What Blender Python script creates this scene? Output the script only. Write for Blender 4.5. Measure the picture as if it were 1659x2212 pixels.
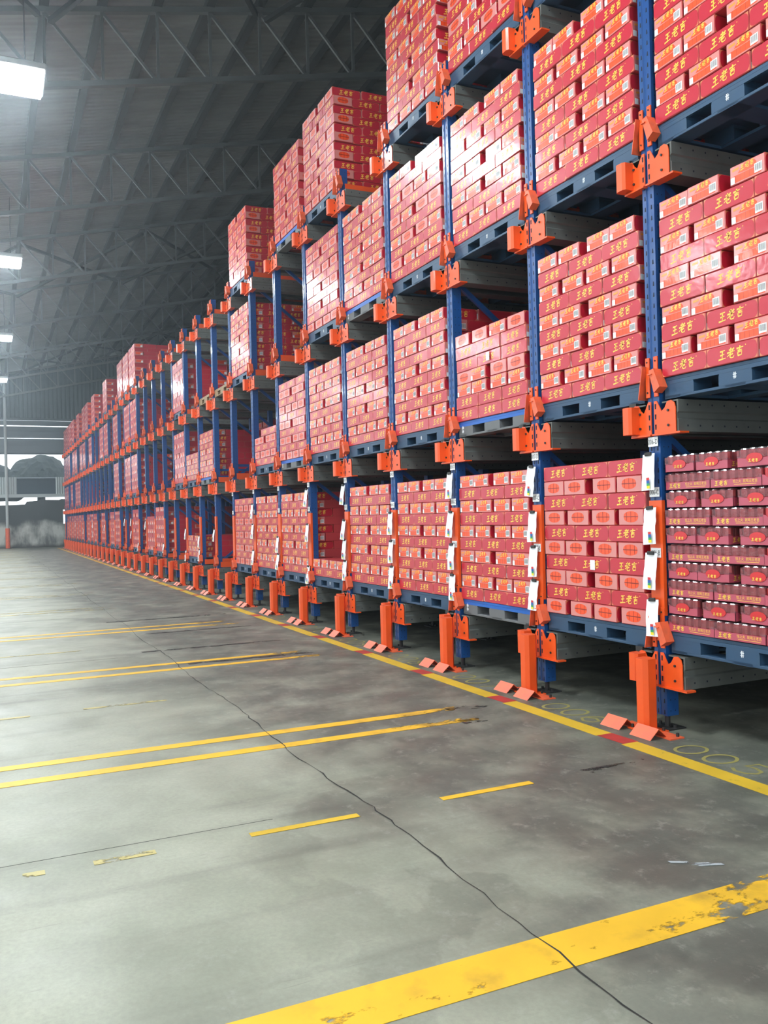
import bpy, bmesh, math, random
from mathutils import Vector, Matrix

for o in list(bpy.data.objects):
    bpy.data.objects.remove(o)
S = bpy.context.scene
COL = S.collection
random.seed(7)

# ------------------------------------------------------------------ camera, world, light, exposure
cam_d = bpy.data.cameras.new('camera')
cam_d.sensor_fit = 'HORIZONTAL'
cam_d.sensor_width = 36.0
cam_d.lens = 36.0 * 1850.0 / 1659.0
cam_d.clip_end = 500
cam = bpy.data.objects.new('camera', cam_d)
COL.objects.link(cam)
YAW, PITCH, ROLL = 1.138994, 0.002849, -0.025715
CAM = Vector((4.553, -4.155, 1.512))
fw = Vector((-math.sin(YAW) * math.cos(PITCH), math.cos(YAW) * math.cos(PITCH), math.sin(PITCH)))
rt = Vector((math.cos(YAW), math.sin(YAW), 0))
up = rt.cross(fw)
r2 = rt * math.cos(ROLL) + up * math.sin(ROLL)
u2 = up * math.cos(ROLL) - rt * math.sin(ROLL)
cam.matrix_world = Matrix(((r2.x, u2.x, -fw.x, CAM.x), (r2.y, u2.y, -fw.y, CAM.y), (r2.z, u2.z, -fw.z, CAM.z), (0, 0, 0, 1)))
S.camera = cam

S.view_settings.view_transform = 'Standard'
S.view_settings.look = 'None'
S.view_settings.gamma = 1
S.view_settings.exposure = -0.24
S.view_settings.use_curve_mapping = False

w = bpy.data.worlds.new('overcast_sky')
S.world = w
w.use_nodes = True
w.node_tree.nodes['Background'].inputs[0].default_value = (0.86, 0.94, 1.0, 1)
w.node_tree.nodes['Background'].inputs[1].default_value = 2.0


def area(name, loc, rot, sx, sy, power, color=(1, 1, 1), spread=math.pi):
    d = bpy.data.lights.new(name, 'AREA')
    d.shape = 'RECTANGLE'
    d.size, d.size_y = sx, sy
    d.energy = power
    d.color = color
    d.spread = spread
    o = bpy.data.objects.new(name, d)
    COL.objects.link(o)
    o.location = loc
    o.rotation_euler = rot
    return o


# daylight through the open loading side of the hall (left of the photo, and behind the camera)
area('daylight_loading_side', (-20, -15.6, 5.0), (math.radians(80), 0, 0), 62, 2.6, 350, (1.0, 0.98, 0.94))
area('daylight_loading_end', (11.7, -6, 3.2), (math.radians(90), 0, math.radians(90)), 14, 5.6, 200, (1.0, 0.98, 0.94))
area('added_roof_fill', (-20, -10.5, 8.9), (0, 0, 0), 60, 1.0, 1500, (0.95, 0.99, 1.0))  # added fill strip below the closed roof, brightens the floor from high left
LAMP_STRENGTH = 105.0
S.cycles.max_bounces = 6
S.cycles.use_adaptive_sampling = True
S.cycles.adaptive_threshold = 0.07
S.cycles.adaptive_min_samples = 20
S.cycles.diffuse_bounces = 3
S.cycles.glossy_bounces = 3
S.cycles.volume_bounces = 0
S.cycles.transparent_max_bounces = 8

# ------------------------------------------------------------------ constants of the place
P = 1.4                                  # post spacing
NF = 37                                  # upright frames
LV = {1: 0.298, 2: 2.012, 3: 3.722, 4: 5.405}     # bracket foot heights
DECK = 0.375                             # pallet deck above bracket foot
SL = 0.22                                # roof slope
TX = [1.75 - 6.76 * i for i in range(9)]  # truss positions
TX = [8.5] + TX
WALLX = -53.6
YMIN, YMAX = -16.0, 13.0


# ------------------------------------------------------------------ materials
def mat(name, col, rough=0.5, metal=0.0, coat=0.0, coat_rough=0.1, noise=None, bump=None, emit=None, spec=0.5):
    m = bpy.data.materials.new(name)
    m.use_nodes = True
    nt = m.node_tree
    b = nt.nodes['Principled BSDF']
    b.inputs['Base Color'].default_value = (*col, 1)
    b.inputs['Roughness'].default_value = rough
    b.inputs['Metallic'].default_value = metal
    b.inputs['Coat Weight'].default_value = coat
    b.inputs['Coat Roughness'].default_value = coat_rough
    b.inputs['Specular IOR Level'].default_value = spec
    tc = nt.nodes.new('ShaderNodeTexCoord')
    if noise:
        sc, amt, col2 = noise
        n = nt.nodes.new('ShaderNodeTexNoise')
        n.inputs['Scale'].default_value = sc
        n.inputs['Detail'].default_value = 5
        nt.links.new(tc.outputs['Object'], n.inputs['Vector'])
        r = nt.nodes.new('ShaderNodeMapRange')
        r.inputs[1].default_value = 0.42
        r.inputs[2].default_value = 0.75
        r.inputs[4].default_value = amt
        nt.links.new(n.outputs['Fac'], r.inputs[0])
        mx = nt.nodes.new('ShaderNodeMixRGB')
        mx.inputs[1].default_value = (*col, 1)
        mx.inputs[2].default_value = (*col2, 1)
        nt.links.new(r.outputs[0], mx.inputs[0])
        nt.links.new(mx.outputs[0], b.inputs['Base Color'])
    if bump:
        sc, st, dist = bump
        n = nt.nodes.new('ShaderNodeTexNoise')
        n.inputs['Scale'].default_value = sc
        n.inputs['Detail'].default_value = 3
        nt.links.new(tc.outputs['Object'], n.inputs['Vector'])
        bp = nt.nodes.new('ShaderNodeBump')
        bp.inputs['Strength'].default_value = st
        bp.inputs['Distance'].default_value = dist
        nt.links.new(n.outputs['Fac'], bp.inputs['Height'])
        nt.links.new(bp.outputs[0], b.inputs['Normal'] if coat == 0 else b.inputs['Coat Normal'])
        if coat:
            nt.links.new(bp.outputs[0], b.inputs['Normal'])
    if emit:
        b.inputs['Emission Color'].default_value = (*emit[0], 1)
        b.inputs['Emission Strength'].default_value = emit[1]
    return m


M = {}
FILM = dict(coat=0.6, coat_rough=0.15, bump=(14, 0.35, 0.004))
M['carton'] = mat('carton_red', (0.5, 0.045, 0.05), 0.45, **FILM)
M['end_face'] = mat('carton_end_salmon', (0.64, 0.22, 0.2), 0.45, **FILM)
M['panel'] = mat('carton_crimson', (0.5, 0.009, 0.03), 0.42, **FILM)
M['corner'] = mat('carton_corner_gold', (0.66, 0.2, 0.09), 0.45, **FILM)
M['gold'] = mat('gold_print', (0.9, 0.56, 0.07), 0.45, coat=0.4, coat_rough=0.25)
M['window'] = mat('can_window_orange', (0.85, 0.07, 0.006), 0.45, **FILM)
M['dark_red'] = mat('dark_red_print', (0.3, 0.015, 0.006), 0.5, **FILM)
M['white_label'] = mat('white_label', (0.8, 0.8, 0.8), 0.5, coat=0.4, coat_rough=0.2)
M['black_print'] = mat('black_print', (0.03, 0.03, 0.03), 0.5)
M['orange_badge'] = mat('orange_badge', (0.85, 0.28, 0.03), 0.45, coat=0.5, coat_rough=0.2)
M['blue'] = mat('post_blue_paint', (0.005, 0.06, 0.23), 0.38, coat=0.2, noise=(9, 0.35, (0.015, 0.08, 0.19)))
M['hole'] = mat('slot_shade_dark', (0.004, 0.008, 0.02), 0.8)  # shade of the slots as a flat dark colour, nothing is cut out
M['orange'] = mat('orange_paint', (0.8, 0.09, 0.009), 0.42, coat=0.15, noise=(6, 0.45, (0.62, 0.07, 0.012)))
M['orange_rust'] = mat('orange_paint_worn', (0.78, 0.12, 0.04), 0.45, noise=(16, 0.6, (0.36, 0.09, 0.05)))
M['galv'] = mat('galvanised_rail', (0.12, 0.13, 0.12), 0.55, metal=0.2, noise=(8, 0.5, (0.07, 0.078, 0.072)))
M['steel_dark'] = mat('dark_steel', (0.05, 0.05, 0.05), 0.5, metal=0.6)
M['pallet'] = mat('pallet_navy_plastic', (0.022, 0.065, 0.13), 0.5, noise=(7, 0.5, (0.035, 0.07, 0.11)))
M['pallet_bright'] = mat('pallet_bright_blue_plastic', (0.008, 0.11, 0.44), 0.45)
M['pallet_grey'] = mat('pallet_grey_plastic', (0.13, 0.135, 0.14), 0.6)
M['wood'] = mat('pallet_wood', (0.3, 0.2, 0.11), 0.7, noise=(14, 0.6, (0.14, 0.09, 0.05)))
M['paint_white'] = mat('white_mark', (0.75, 0.78, 0.8), 0.6)
M['paper'] = mat('white_paper', (0.82, 0.83, 0.86), 0.6)
M['sw_red'] = mat('swatch_red', (0.6, 0.03, 0.03), 0.6)
M['sw_blue'] = mat('swatch_blue', (0.02, 0.1, 0.35), 0.6)
M['sw_green'] = mat('swatch_green', (0.03, 0.3, 0.1), 0.6)
M['sw_yellow'] = mat('swatch_yellow', (0.85, 0.7, 0.03), 0.6)
M['can'] = mat('can_red', (0.5, 0.03, 0.035), 0.3, metal=0.3, coat=0.5)
M['can_top'] = mat('can_aluminium', (0.75, 0.72, 0.72), 0.25, metal=0.9)
M['tray'] = mat('tray_plum_card', (0.45, 0.06, 0.1), 0.5, **FILM)
M['tray_oval'] = mat('tray_red_oval', (0.6, 0.01, 0.015), 0.5, **FILM)
M['truss'] = mat('truss_steel_grey', (0.13, 0.14, 0.14), 0.5, metal=0.2)
M['purlin'] = mat('purlin_dark_steel', (0.035, 0.037, 0.037), 0.6)
M['concrete_wall'] = None
M['housing'] = mat('lamp_housing', (0.6, 0.62, 0.62), 0.4, metal=0.5)
M['diffuser'] = mat('lamp_diffuser', (0.9, 0.95, 1.0), 0.4, emit=((0.86, 0.95, 1.0), LAMP_STRENGTH))
M['louvre'] = mat('louvre_sheet', (0.16, 0.19, 0.21), 0.6)
M['pale_sheet'] = mat('pale_corrugated_sheet', (0.4, 0.45, 0.45), 0.5)
M['dark_sheet'] = mat('dark_corrugated_sheet', (0.055, 0.075, 0.085), 0.6, noise=(2, 0.5, (0.03, 0.04, 0.045)))
M['foliage'] = mat('far_foliage', (0.03, 0.045, 0.05), 0.8, noise=(1.5, 0.7, (0.05, 0.07, 0.06)))
M['shed'] = mat('far_shed_cladding', (0.05, 0.075, 0.1), 0.7)
M['column_paint'] = mat('column_grey_paint', (0.42, 0.46, 0.46), 0.5)
M['scuff_red'] = mat('red_floor_paint', (0.42, 0.035, 0.03), 0.55, noise=(12, 0.5, (0.2, 0.04, 0.03)))
M['scuff_white'] = mat('pale_scuff', (0.4, 0.44, 0.46), 0.6)
M['tyre'] = mat('dark_scuff', (0.035, 0.036, 0.034), 0.6)
M['joint'] = mat('joint_dark', (0.02, 0.02, 0.018), 0.9)


def film_mat():
    m = bpy.data.materials.new('clear_shrink_film')
    m.use_nodes = True
    nt = m.node_tree
    nt.nodes.clear()
    out = nt.nodes.new('ShaderNodeOutputMaterial')
    tr = nt.nodes.new('ShaderNodeBsdfTransparent')
    df = nt.nodes.new('ShaderNodeBsdfDiffuse')
    df.inputs[0].default_value = (0.62, 0.34, 0.38, 1)
    gl = nt.nodes.new('ShaderNodeBsdfGlossy')
    gl.inputs['Roughness'].default_value = 0.18
    n = nt.nodes.new('ShaderNodeTexNoise')
    n.inputs['Scale'].default_value = 22
    tc = nt.nodes.new('ShaderNodeTexCoord')
    nt.links.new(tc.outputs['Object'], n.inputs['Vector'])
    bp = nt.nodes.new('ShaderNodeBump')
    bp.inputs['Strength'].default_value = 0.6
    bp.inputs['Distance'].default_value = 0.01
    nt.links.new(n.outputs['Fac'], bp.inputs['Height'])
    nt.links.new(bp.outputs[0], gl.inputs['Normal'])
    m1 = nt.nodes.new('ShaderNodeMixShader')
    m1.inputs[0].default_value = 0.12
    nt.links.new(tr.outputs[0], m1.inputs[1])
    nt.links.new(df.outputs[0], m1.inputs[2])
    m2 = nt.nodes.new('ShaderNodeMixShader')
    fr = nt.nodes.new('ShaderNodeFresnel')
    fr.inputs[0].default_value = 1.5
    nt.links.new(bp.outputs[0], fr.inputs['Normal'])
    nt.links.new(fr.outputs[0], m2.inputs[0])
    nt.links.new(m1.outputs[0], m2.inputs[1])
    nt.links.new(gl.outputs[0], m2.inputs[2])
    nt.links.new(m2.outputs[0], out.inputs[0])
    return m


M['film'] = film_mat()


class N:
    """tiny node helper"""
    def __init__(s, name):
        s.m = bpy.data.materials.new(name)
        s.m.use_nodes = True
        s.nt = s.m.node_tree
        s.b = s.nt.nodes['Principled BSDF']
        s.tc = s.nt.nodes.new('ShaderNodeTexCoord').outputs['Object']

    def noise(s, scale, detail=6, vec=None, rough=0.55, stretch=None, dist=0.0):
        n = s.nt.nodes.new('ShaderNodeTexNoise')
        n.inputs['Scale'].default_value = scale
        n.inputs['Detail'].default_value = detail
        n.inputs['Roughness'].default_value = rough
        n.inputs['Distortion'].default_value = dist
        v = vec or s.tc
        if stretch:
            mp = s.nt.nodes.new('ShaderNodeMapping')
            mp.inputs['Scale'].default_value = stretch
            s.nt.links.new(v, mp.inputs[0])
            v = mp.outputs[0]
        s.nt.links.new(v, n.inputs['Vector'])
        return n.outputs['Fac']

    def rng(s, v, a, b, c=0.0, d=1.0):
        r = s.nt.nodes.new('ShaderNodeMapRange')
        for i, x in zip((1, 2, 3, 4), (a, b, c, d)):
            r.inputs[i].default_value = x
        s.nt.links.new(v, r.inputs[0])
        return r.outputs[0]

    def math(s, op, a, b):
        n = s.nt.nodes.new('ShaderNodeMath')
        n.operation = op
        for i, x in enumerate((a, b)):
            if isinstance(x, (int, float)):
                n.inputs[i].default_value = x
            else:
                s.nt.links.new(x, n.inputs[i])
        return n.outputs[0]

    def mix(s, f, a, b):
        n = s.nt.nodes.new('ShaderNodeMixRGB')
        if isinstance(f, (int, float)):
            n.inputs[0].default_value = f
        else:
            s.nt.links.new(f, n.inputs[0])
        for i, x in ((1, a), (2, b)):
            if isinstance(x, tuple):
                n.inputs[i].default_value = (*x, 1)
            else:
                s.nt.links.new(x, n.inputs[i])
        return n.outputs[0]

    def sep(s, v=None):
        n = s.nt.nodes.new('ShaderNodeSeparateXYZ')
        s.nt.links.new(v or s.tc, n.inputs[0])
        return n.outputs

    def bump(s, h, st, dist):
        b = s.nt.nodes.new('ShaderNodeBump')
        b.inputs['Strength'].default_value = st
        b.inputs['Distance'].default_value = dist
        s.nt.links.new(h, b.inputs['Height'])
        s.nt.links.new(b.outputs[0], s.b.inputs['Normal'])

    def out(s, col, rough):
        s.nt.links.new(col, s.b.inputs['Base Color'])
        if isinstance(rough, (int, float)):
            s.b.inputs['Roughness'].default_value = rough
        else:
            s.nt.links.new(rough, s.b.inputs['Roughness'])
        return s.m


def floor_mat():
    n = N('concrete_floor')
    x, y, z = n.sep()
    base = n.mix(n.rng(n.noise(1.3, 8), 0.35, 0.68), (0.24, 0.248, 0.19), (0.38, 0.39, 0.305))
    fine = n.rng(n.noise(45, 6, rough=.7), 0.35, 0.65)
    base = n.mix(n.math('MULTIPLY', fine, 0.26), base, (0.13, 0.13, 0.115))
    # darker blotches, most of them near the rack
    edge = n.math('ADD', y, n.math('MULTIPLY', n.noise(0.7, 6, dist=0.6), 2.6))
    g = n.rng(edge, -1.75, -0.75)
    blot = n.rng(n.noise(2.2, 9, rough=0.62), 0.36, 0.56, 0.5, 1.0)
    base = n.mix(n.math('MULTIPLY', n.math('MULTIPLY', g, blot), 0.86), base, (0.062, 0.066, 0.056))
    # dark wheel tracks running in and out of the lanes
    tr = n.rng(n.noise(1.0, 4, stretch=(3.2, 0.22, 1)), 0.56, 0.72)
    base = n.mix(n.math('MULTIPLY', tr, 0.35), base, (0.07, 0.07, 0.062))
    # pale worn flecks
    pt = n.math('MULTIPLY', n.rng(n.noise(0.85, 8, rough=0.6, dist=0.3), 0.53, 0.555), n.rng(y, -3.5, -2.6))
    base = n.mix(n.math('MULTIPLY', pt, 0.3), base, (0.055, 0.06, 0.05))
    fl = n.rng(n.noise(9, 9, rough=0.75), 0.55, 0.66)
    base = n.mix(n.math('MULTIPLY', fl, 0.42), base, (0.33, 0.33, 0.28))
    sc = n.rng(n.noise(2.0, 2, stretch=(14, 1.1, 1), dist=1.5), 0.7, 0.74)
    base = n.mix(n.math('MULTIPLY', sc, 0.25), base, (0.1, 0.1, 0.09))
    n.bump(n.noise(40, 5), 0.12, 0.004)
    n.b.inputs['Specular IOR Level'].default_value = 0.45
    return n.out(base, n.rng(n.noise(2.5, 6), 0.3, 0.7, 0.38, 0.6))


def paint_mat(name, col, wear=0.5, scale=7.0, dark=(0.09, 0.085, 0.06)):
    n = N(name)
    c = n.mix(n.rng(n.noise(3, 4), 0.3, 0.7), col, tuple(a * 0.8 for a in col))
    wv = n.rng(n.noise(scale, 9, rough=0.68), wear, wear + 0.05)
    c = n.mix(n.math('MULTIPLY', wv, 0.85), c, dark)
    return n.out(c, 0.5)


def stripe_mat(name, col, y0, y1, wear=0.56):
    """painted stripe worn away along its length from y0 (sound) to y1 (almost gone): the bare floor shows through"""
    n = N(name)
    x, y, z = n.sep()
    c = n.mix(n.rng(n.noise(3, 4), 0.3, 0.7), col, tuple(a * 0.82 for a in col))
    ns = n.noise(9, 9, rough=0.7, stretch=(1, .5, 1))
    k = n.rng(y, y0, y1, 0.0, 0.3)
    a = n.rng(n.math('ADD', ns, k), wear + 0.08, wear + 0.14, 1.0, 0.0)
    dirt = n.rng(n.math('ADD', n.noise(5, 6), k), 0.55, 0.9)
    c = n.mix(n.math('MULTIPLY', dirt, 0.75), c, (0.13, 0.085, 0.03))
    n.nt.links.new(a, n.b.inputs['Alpha'])
    return n.out(c, 0.5)


def roof_mat():
    n = N('roof_sheet')
    x, y, z = n.sep()
    wv = n.nt.nodes.new('ShaderNodeTexWave')
    wv.wave_type = 'BANDS'
    wv.bands_direction = 'X'
    wv.inputs['Scale'].default_value = 1.6
    wv.inputs['Distortion'].default_value = 0
    n.nt.links.new(n.tc, wv.inputs['Vector'])
    base = n.mix(n.rng(n.noise(0.6, 5, stretch=(3, 1, 1)), 0.35, 0.65), (0.2, 0.205, 0.2), (0.27, 0.275, 0.27))
    n.bump(wv.outputs['Fac'], 0.5, 0.02)
    n.b.inputs['Metallic'].default_value = 0.3
    return n.out(base, 0.48)


def wall_mat():
    n = N('weathered_wall')
    x, y, z = n.sep()
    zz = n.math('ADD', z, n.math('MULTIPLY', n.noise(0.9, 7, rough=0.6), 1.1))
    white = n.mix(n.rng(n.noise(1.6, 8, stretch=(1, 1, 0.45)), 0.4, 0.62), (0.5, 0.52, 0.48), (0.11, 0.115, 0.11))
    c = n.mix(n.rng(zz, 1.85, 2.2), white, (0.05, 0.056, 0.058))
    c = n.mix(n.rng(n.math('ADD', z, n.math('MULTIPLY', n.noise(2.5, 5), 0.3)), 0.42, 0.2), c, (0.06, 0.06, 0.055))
    n.bump(n.noise(6, 6), 0.3, 0.02)
    return n.out(c, 0.8)


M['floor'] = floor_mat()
M['yellow_rack'] = paint_mat('yellow_line_paint', (0.66, 0.43, 0.03), 0.64, 8, (0.25, 0.2, 0.05))
M['yellow_thin'] = paint_mat('yellow_number_paint', (0.33, 0.29, 0.09), 0.6, 20, (0.12, 0.12, 0.08))
M['roof'] = roof_mat()
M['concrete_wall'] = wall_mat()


# ------------------------------------------------------------------ mesh helpers
class MB:
    def __init__(s):
        s.v, s.f, s.mi, s.mats = [], [], [], []

    def slot(s, m):
        if m not in s.mats:
            s.mats.append(m)
        return s.mats.index(m)

    def add(s, verts, faces, m):
        i = s.slot(m)
        n = len(s.v)
        s.v.extend(verts)
        for f in faces:
            s.f.append([n + k for k in f])
            s.mi.append(i)

    def box(s, x0, x1, y0, y1, z0, z1, m, bev=0.0):
        if x0 > x1: x0, x1 = x1, x0
        if y0 > y1: y0, y1 = y1, y0
        if z0 > z1: z0, z1 = z1, z0
        if bev <= 0:
            v = [(x, y, z) for z in (z0, z1) for y in (y0, y1) for x in (x0, x1)]
            f = [(0, 2, 3, 1), (4, 5, 7, 6), (0, 1, 5, 4), (2, 6, 7, 3), (0, 4, 6, 2), (1, 3, 7, 5)]
            s.add(v, f, m)
            return
        b = bev
        v = []
        idx = {}
        for cx in (0, 1):
            for cy in (0, 1):
                for cz in (0, 1):
                    X = (x0, x1)[cx]; Y = (y0, y1)[cy]; Z = (z0, z1)[cz]
                    ix = X + (b if cx == 0 else -b); iy = Y + (b if cy == 0 else -b); iz = Z + (b if cz == 0 else -b)
                    for ax, p in enumerate(((X, iy, iz), (ix, Y, iz), (ix, iy, Z))):
                        idx[(cx, cy, cz, ax)] = len(v)
                        v.append(p)
        f = []
        I = idx
        for a in (0, 1):
            q = [I[(a, 0, 0, 0)], I[(a, 1, 0, 0)], I[(a, 1, 1, 0)], I[(a, 0, 1, 0)]]
            f.append(q if a else q[::-1])
            q = [I[(0, a, 0, 1)], I[(1, a, 0, 1)], I[(1, a, 1, 1)], I[(0, a, 1, 1)]]
            f.append(q[::-1] if a else q)
            q = [I[(0, 0, a, 2)], I[(1, 0, a, 2)], I[(1, 1, a, 2)], I[(0, 1, a, 2)]]
            f.append(q if a else q[::-1])
        for a in (0, 1):
            for c in (0, 1):
                f.append([I[(a, c, 0, 0)], I[(a, c, 0, 1)], I[(a, c, 1, 1)], I[(a, c, 1, 0)]])
                f.append([I[(a, 0, c, 0)], I[(a, 0, c, 2)], I[(a, 1, c, 2)], I[(a, 1, c, 0)]])
                f.append([I[(0, a, c, 1)], I[(0, a, c, 2)], I[(1, a, c, 2)], I[(1, a, c, 1)]])
        for cx in (0, 1):
            for cy in (0, 1):
                for cz in (0, 1):
                    f.append([I[(cx, cy, cz, 0)], I[(cx, cy, cz, 1)], I[(cx, cy, cz, 2)]])
        s.add(v, f, m)

    def bar(s, a, b, w, h, m, upv=(0, 0, 1)):
        a, b = Vector(a), Vector(b)
        d = (b - a).normalized()
        u = Vector(upv)
        if abs(d.dot(u)) > 0.98:
            u = Vector((0, 1, 0))
        sx = d.cross(u).normalized()
        uu = sx.cross(d).normalized()
        v = []
        for p in (a, b):
            for i, j in ((-1, -1), (1, -1), (1, 1), (-1, 1)):
                v.append(tuple(p + sx * (i * w / 2) + uu * (j * h / 2)))
        s.add(v, [(0, 1, 2, 3), (7, 6, 5, 4), (0, 4, 5, 1), (1, 5, 6, 2), (2, 6, 7, 3), (3, 7, 4, 0)], m)

    def cyl(s, a, b, r, m, n=12, r2=None):
        a, b = Vector(a), Vector(b)
        d = (b - a).normalized()
        u = Vector((0, 0, 1)) if abs(d.z) < 0.9 else Vector((0, 1, 0))
        sx = d.cross(u).normalized()
        uu = sx.cross(d)
        v = []
        for p, rr in ((a, r), (b, r2 or r)):
            for i in range(n):
                t = 2 * math.pi * (i + .5) / n
                v.append(tuple(p + sx * (rr * math.cos(t)) + uu * (rr * math.sin(t))))
        f = [[i, (i + 1) % n, n + (i + 1) % n, n + i] for i in range(n)]
        f += [list(range(n))[::-1], list(range(n, 2 * n))]
        s.add(v, f, m)

    def prism(s, poly, axis, a, b, m):
        """poly: 2D points; extruded along axis ('x','y','z') from a to b"""
        def p3(p, t):
            if axis == 'y': return (p[0], t, p[1])
            if axis == 'x': return (t, p[0], p[1])
            return (p[0], p[1], t)
        n = len(poly)
        v = [p3(p, a) for p in poly] + [p3(p, b) for p in poly]
        f = [[i, (i + 1) % n, n + (i + 1) % n, n + i] for i in range(n)] + [list(range(n))[::-1], list(range(n, 2 * n))]
        s.add(v, f, m)

    def merge(s, other, mtx):
        n = len(s.v)
        s.v.extend([tuple(mtx @ Vector(p)) for p in other.v])
        mp = [s.slot(m) for m in other.mats]
        for f, i in zip(other.f, other.mi):
            s.f.append([n + k for k in f])
            s.mi.append(mp[i])

    def mesh(s, name, smooth=False, fix=True):
        me = bpy.data.meshes.new(name)
        me.from_pydata(s.v, [], s.f)
        for m in s.mats:
            me.materials.append(m)
        me.polygons.foreach_set('material_index', s.mi)
        if fix:
            bm = bmesh.new()
            bm.from_mesh(me)
            bmesh.ops.recalc_face_normals(bm, faces=bm.faces)
            bm.to_mesh(me)
            bm.free()
        if smooth:
            me.polygons.foreach_set('use_smooth', [True] * len(me.polygons))
        me.update()
        return me


def link(name, me, parent=None, loc=(0, 0, 0), rz=0.0):
    o = bpy.data.objects.new(name, me)
    COL.objects.link(o)
    if parent:
        o.parent = parent
    o.location = loc
    o.rotation_euler = (0, 0, rz)
    return o


def tag(o, label, cat, group=None, kind=None):
    o['label'] = label
    if cat: o['category'] = cat
    if group: o['group'] = group
    if kind: o['kind'] = kind
    return o


def struct(name, mb, label=None):
    o = link(name, mb.mesh(name))
    o['kind'] = 'structure'
    if label: o['label'] = label
    return o


def copy_tree(o, parent=None):
    c = o.copy()
    COL.objects.link(c)
    if parent: c.parent = parent
    for ch in list(o.children):
        copy_tree(ch, c)
    return c


ONES = ['', 'first', 'second', 'third', 'fourth', 'fifth', 'sixth', 'seventh', 'eighth', 'ninth', 'tenth', 'eleventh', 'twelfth',
        'thirteenth', 'fourteenth', 'fifteenth', 'sixteenth', 'seventeenth', 'eighteenth', 'nineteenth']


def nth(n):
    if n < 20: return ONES[n]
    t = {2: 'twent', 3: 'thirt', 4: 'fort'}[n // 10]
    return t + 'ieth' if n % 10 == 0 else t + 'y-' + ONES[n % 10]


# ------------------------------------------------------------------ writing
GL = {
    '王': [[(.2, .84), (.82, .9)], [(.24, .48), (.77, .54)], [(.06, .08), (.95, .14)], [(.51, .86), (.5, .12)]],
    '老': [[(.24, .8), (.72, .85)], [(.48, 1.0), (.46, .6)], [(.04, .55), (.95, .63)], [(.86, .93), (.6, .62), (.36, .4), (.04, .2)],
          [(.76, .42), (.42, .27)], [(.44, .44), (.41, .12), (.52, .03), (.82, .04), (.9, .22)]],
    '吉': [[(.1, .76), (.92, .82)], [(.5, 1.0), (.49, .56)], [(.24, .54), (.78, .58)], [(.27, .4), (.31, .04)],
          [(.27, .4), (.76, .43), (.71, .05)], [(.3, .08), (.71, .09)]],
    '0': [[(.5 + .44 * math.sin(i * math.pi / 10), .5 + .5 * math.cos(i * math.pi / 10)) for i in range(21)]],
    '5': [[(.85, 1), (.25, 1), (.18, .58), (.5, .64), (.85, .5), (.9, .28), (.7, .05), (.35, 0), (.1, .15)]],
    '6': [[(.8, .95), (.4, .85), (.12, .5), (.12, .2), (.5, 0), (.86, .15), (.86, .42), (.5, .56), (.14, .4)]],
    '7': [[(.1, 1), (.9, 1), (.4, 0)]],
    '8': [[(.5, .52), (.18, .7), (.3, .97), (.7, .97), (.82, .7), (.5, .52), (.12, .3), (.25, .02), (.75, .02), (.88, .3), (.5, .52)]],
    '9': [[(.85, .62), (.5, .44), (.15, .6), (.15, .85), (.5, 1), (.85, .85), (.85, .4), (.5, 0)]],
    '1': [[(.3, .8), (.55, 1), (.55, 0)]],
}


def strokes(mb, ch, X, wgt, m, taper=True):
    """X maps glyph (u,v) to a 3D point; each stroke is a brush-like ribbon, one connected strip"""
    for st in GL[ch]:
        pts = [Vector(p) for p in st]
        n = len(pts)
        L, R = [], []
        for i, p in enumerate(pts):
            d = (pts[min(i + 1, n - 1)] - pts[max(i - 1, 0)]).normalized()
            nn = Vector((-d.y, d.x))
            ww = wgt * (1.0 if not taper else (1.25, 0.95, 0.8, 0.75, 0.55)[min(4, int(4 * i / (n - 1)))])
            if taper and i == 0: ww = wgt * 1.3
            L.append(p + nn * ww / 2)
            R.append(p - nn * ww / 2)
        v = [X(p.x, p.y) for p in L] + [X(p.x, p.y) for p in R]
        f = [[i, i + 1, n + i + 1, n + i] for i in range(n - 1)]
        mb.add(v, f, m)


def logo(mb, X, m, wgt=0.13):
    for i, ch in enumerate('王老吉'):
        strokes(mb, ch, (lambda u, v, i=i: X(i * 1.08 + u, v)), wgt, m)


_fc = {}


def font_mb(text, size, X, m):
    """Writing set in the built-in typeface, turned into mesh; X maps (u,v) metres to 3D"""
    key = (text, size)
    if key not in _fc:
        c = bpy.data.curves.new('writing', 'FONT')
        c.body = text
        c.size = size
        c.resolution_u = 2
        c.align_x = 'CENTER'
        o = bpy.data.objects.new('writing', c)
        COL.objects.link(o)
        bpy.context.view_layer.update()
        dg = bpy.context.evaluated_depsgraph_get()
        me = bpy.data.meshes.new_from_object(o.evaluated_get(dg))
        _fc[key] = ([tuple(v.co) for v in me.vertices], [list(p.vertices) for p in me.polygons])
        bpy.data.objects.remove(o)
        bpy.data.curves.remove(c)
        bpy.data.meshes.remove(me)
    mb = MB()
    vs, fs = _fc[key]
    mb.add([X(v[0], v[1]) for v in vs], fs, m)
    return mb


# ------------------------------------------------------------------ the hall
mb = MB()
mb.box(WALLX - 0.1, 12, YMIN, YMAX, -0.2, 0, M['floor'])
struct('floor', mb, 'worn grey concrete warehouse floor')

mb = MB()   # ground outside
mb.box(-120, WALLX - 0.1, -60, 40, -0.3, -0.05, M['concrete_wall'])
struct('ground_outside', mb, 'ground beyond the far wall')


def rz_(y, base=11.55):
    return base + SL * y


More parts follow.
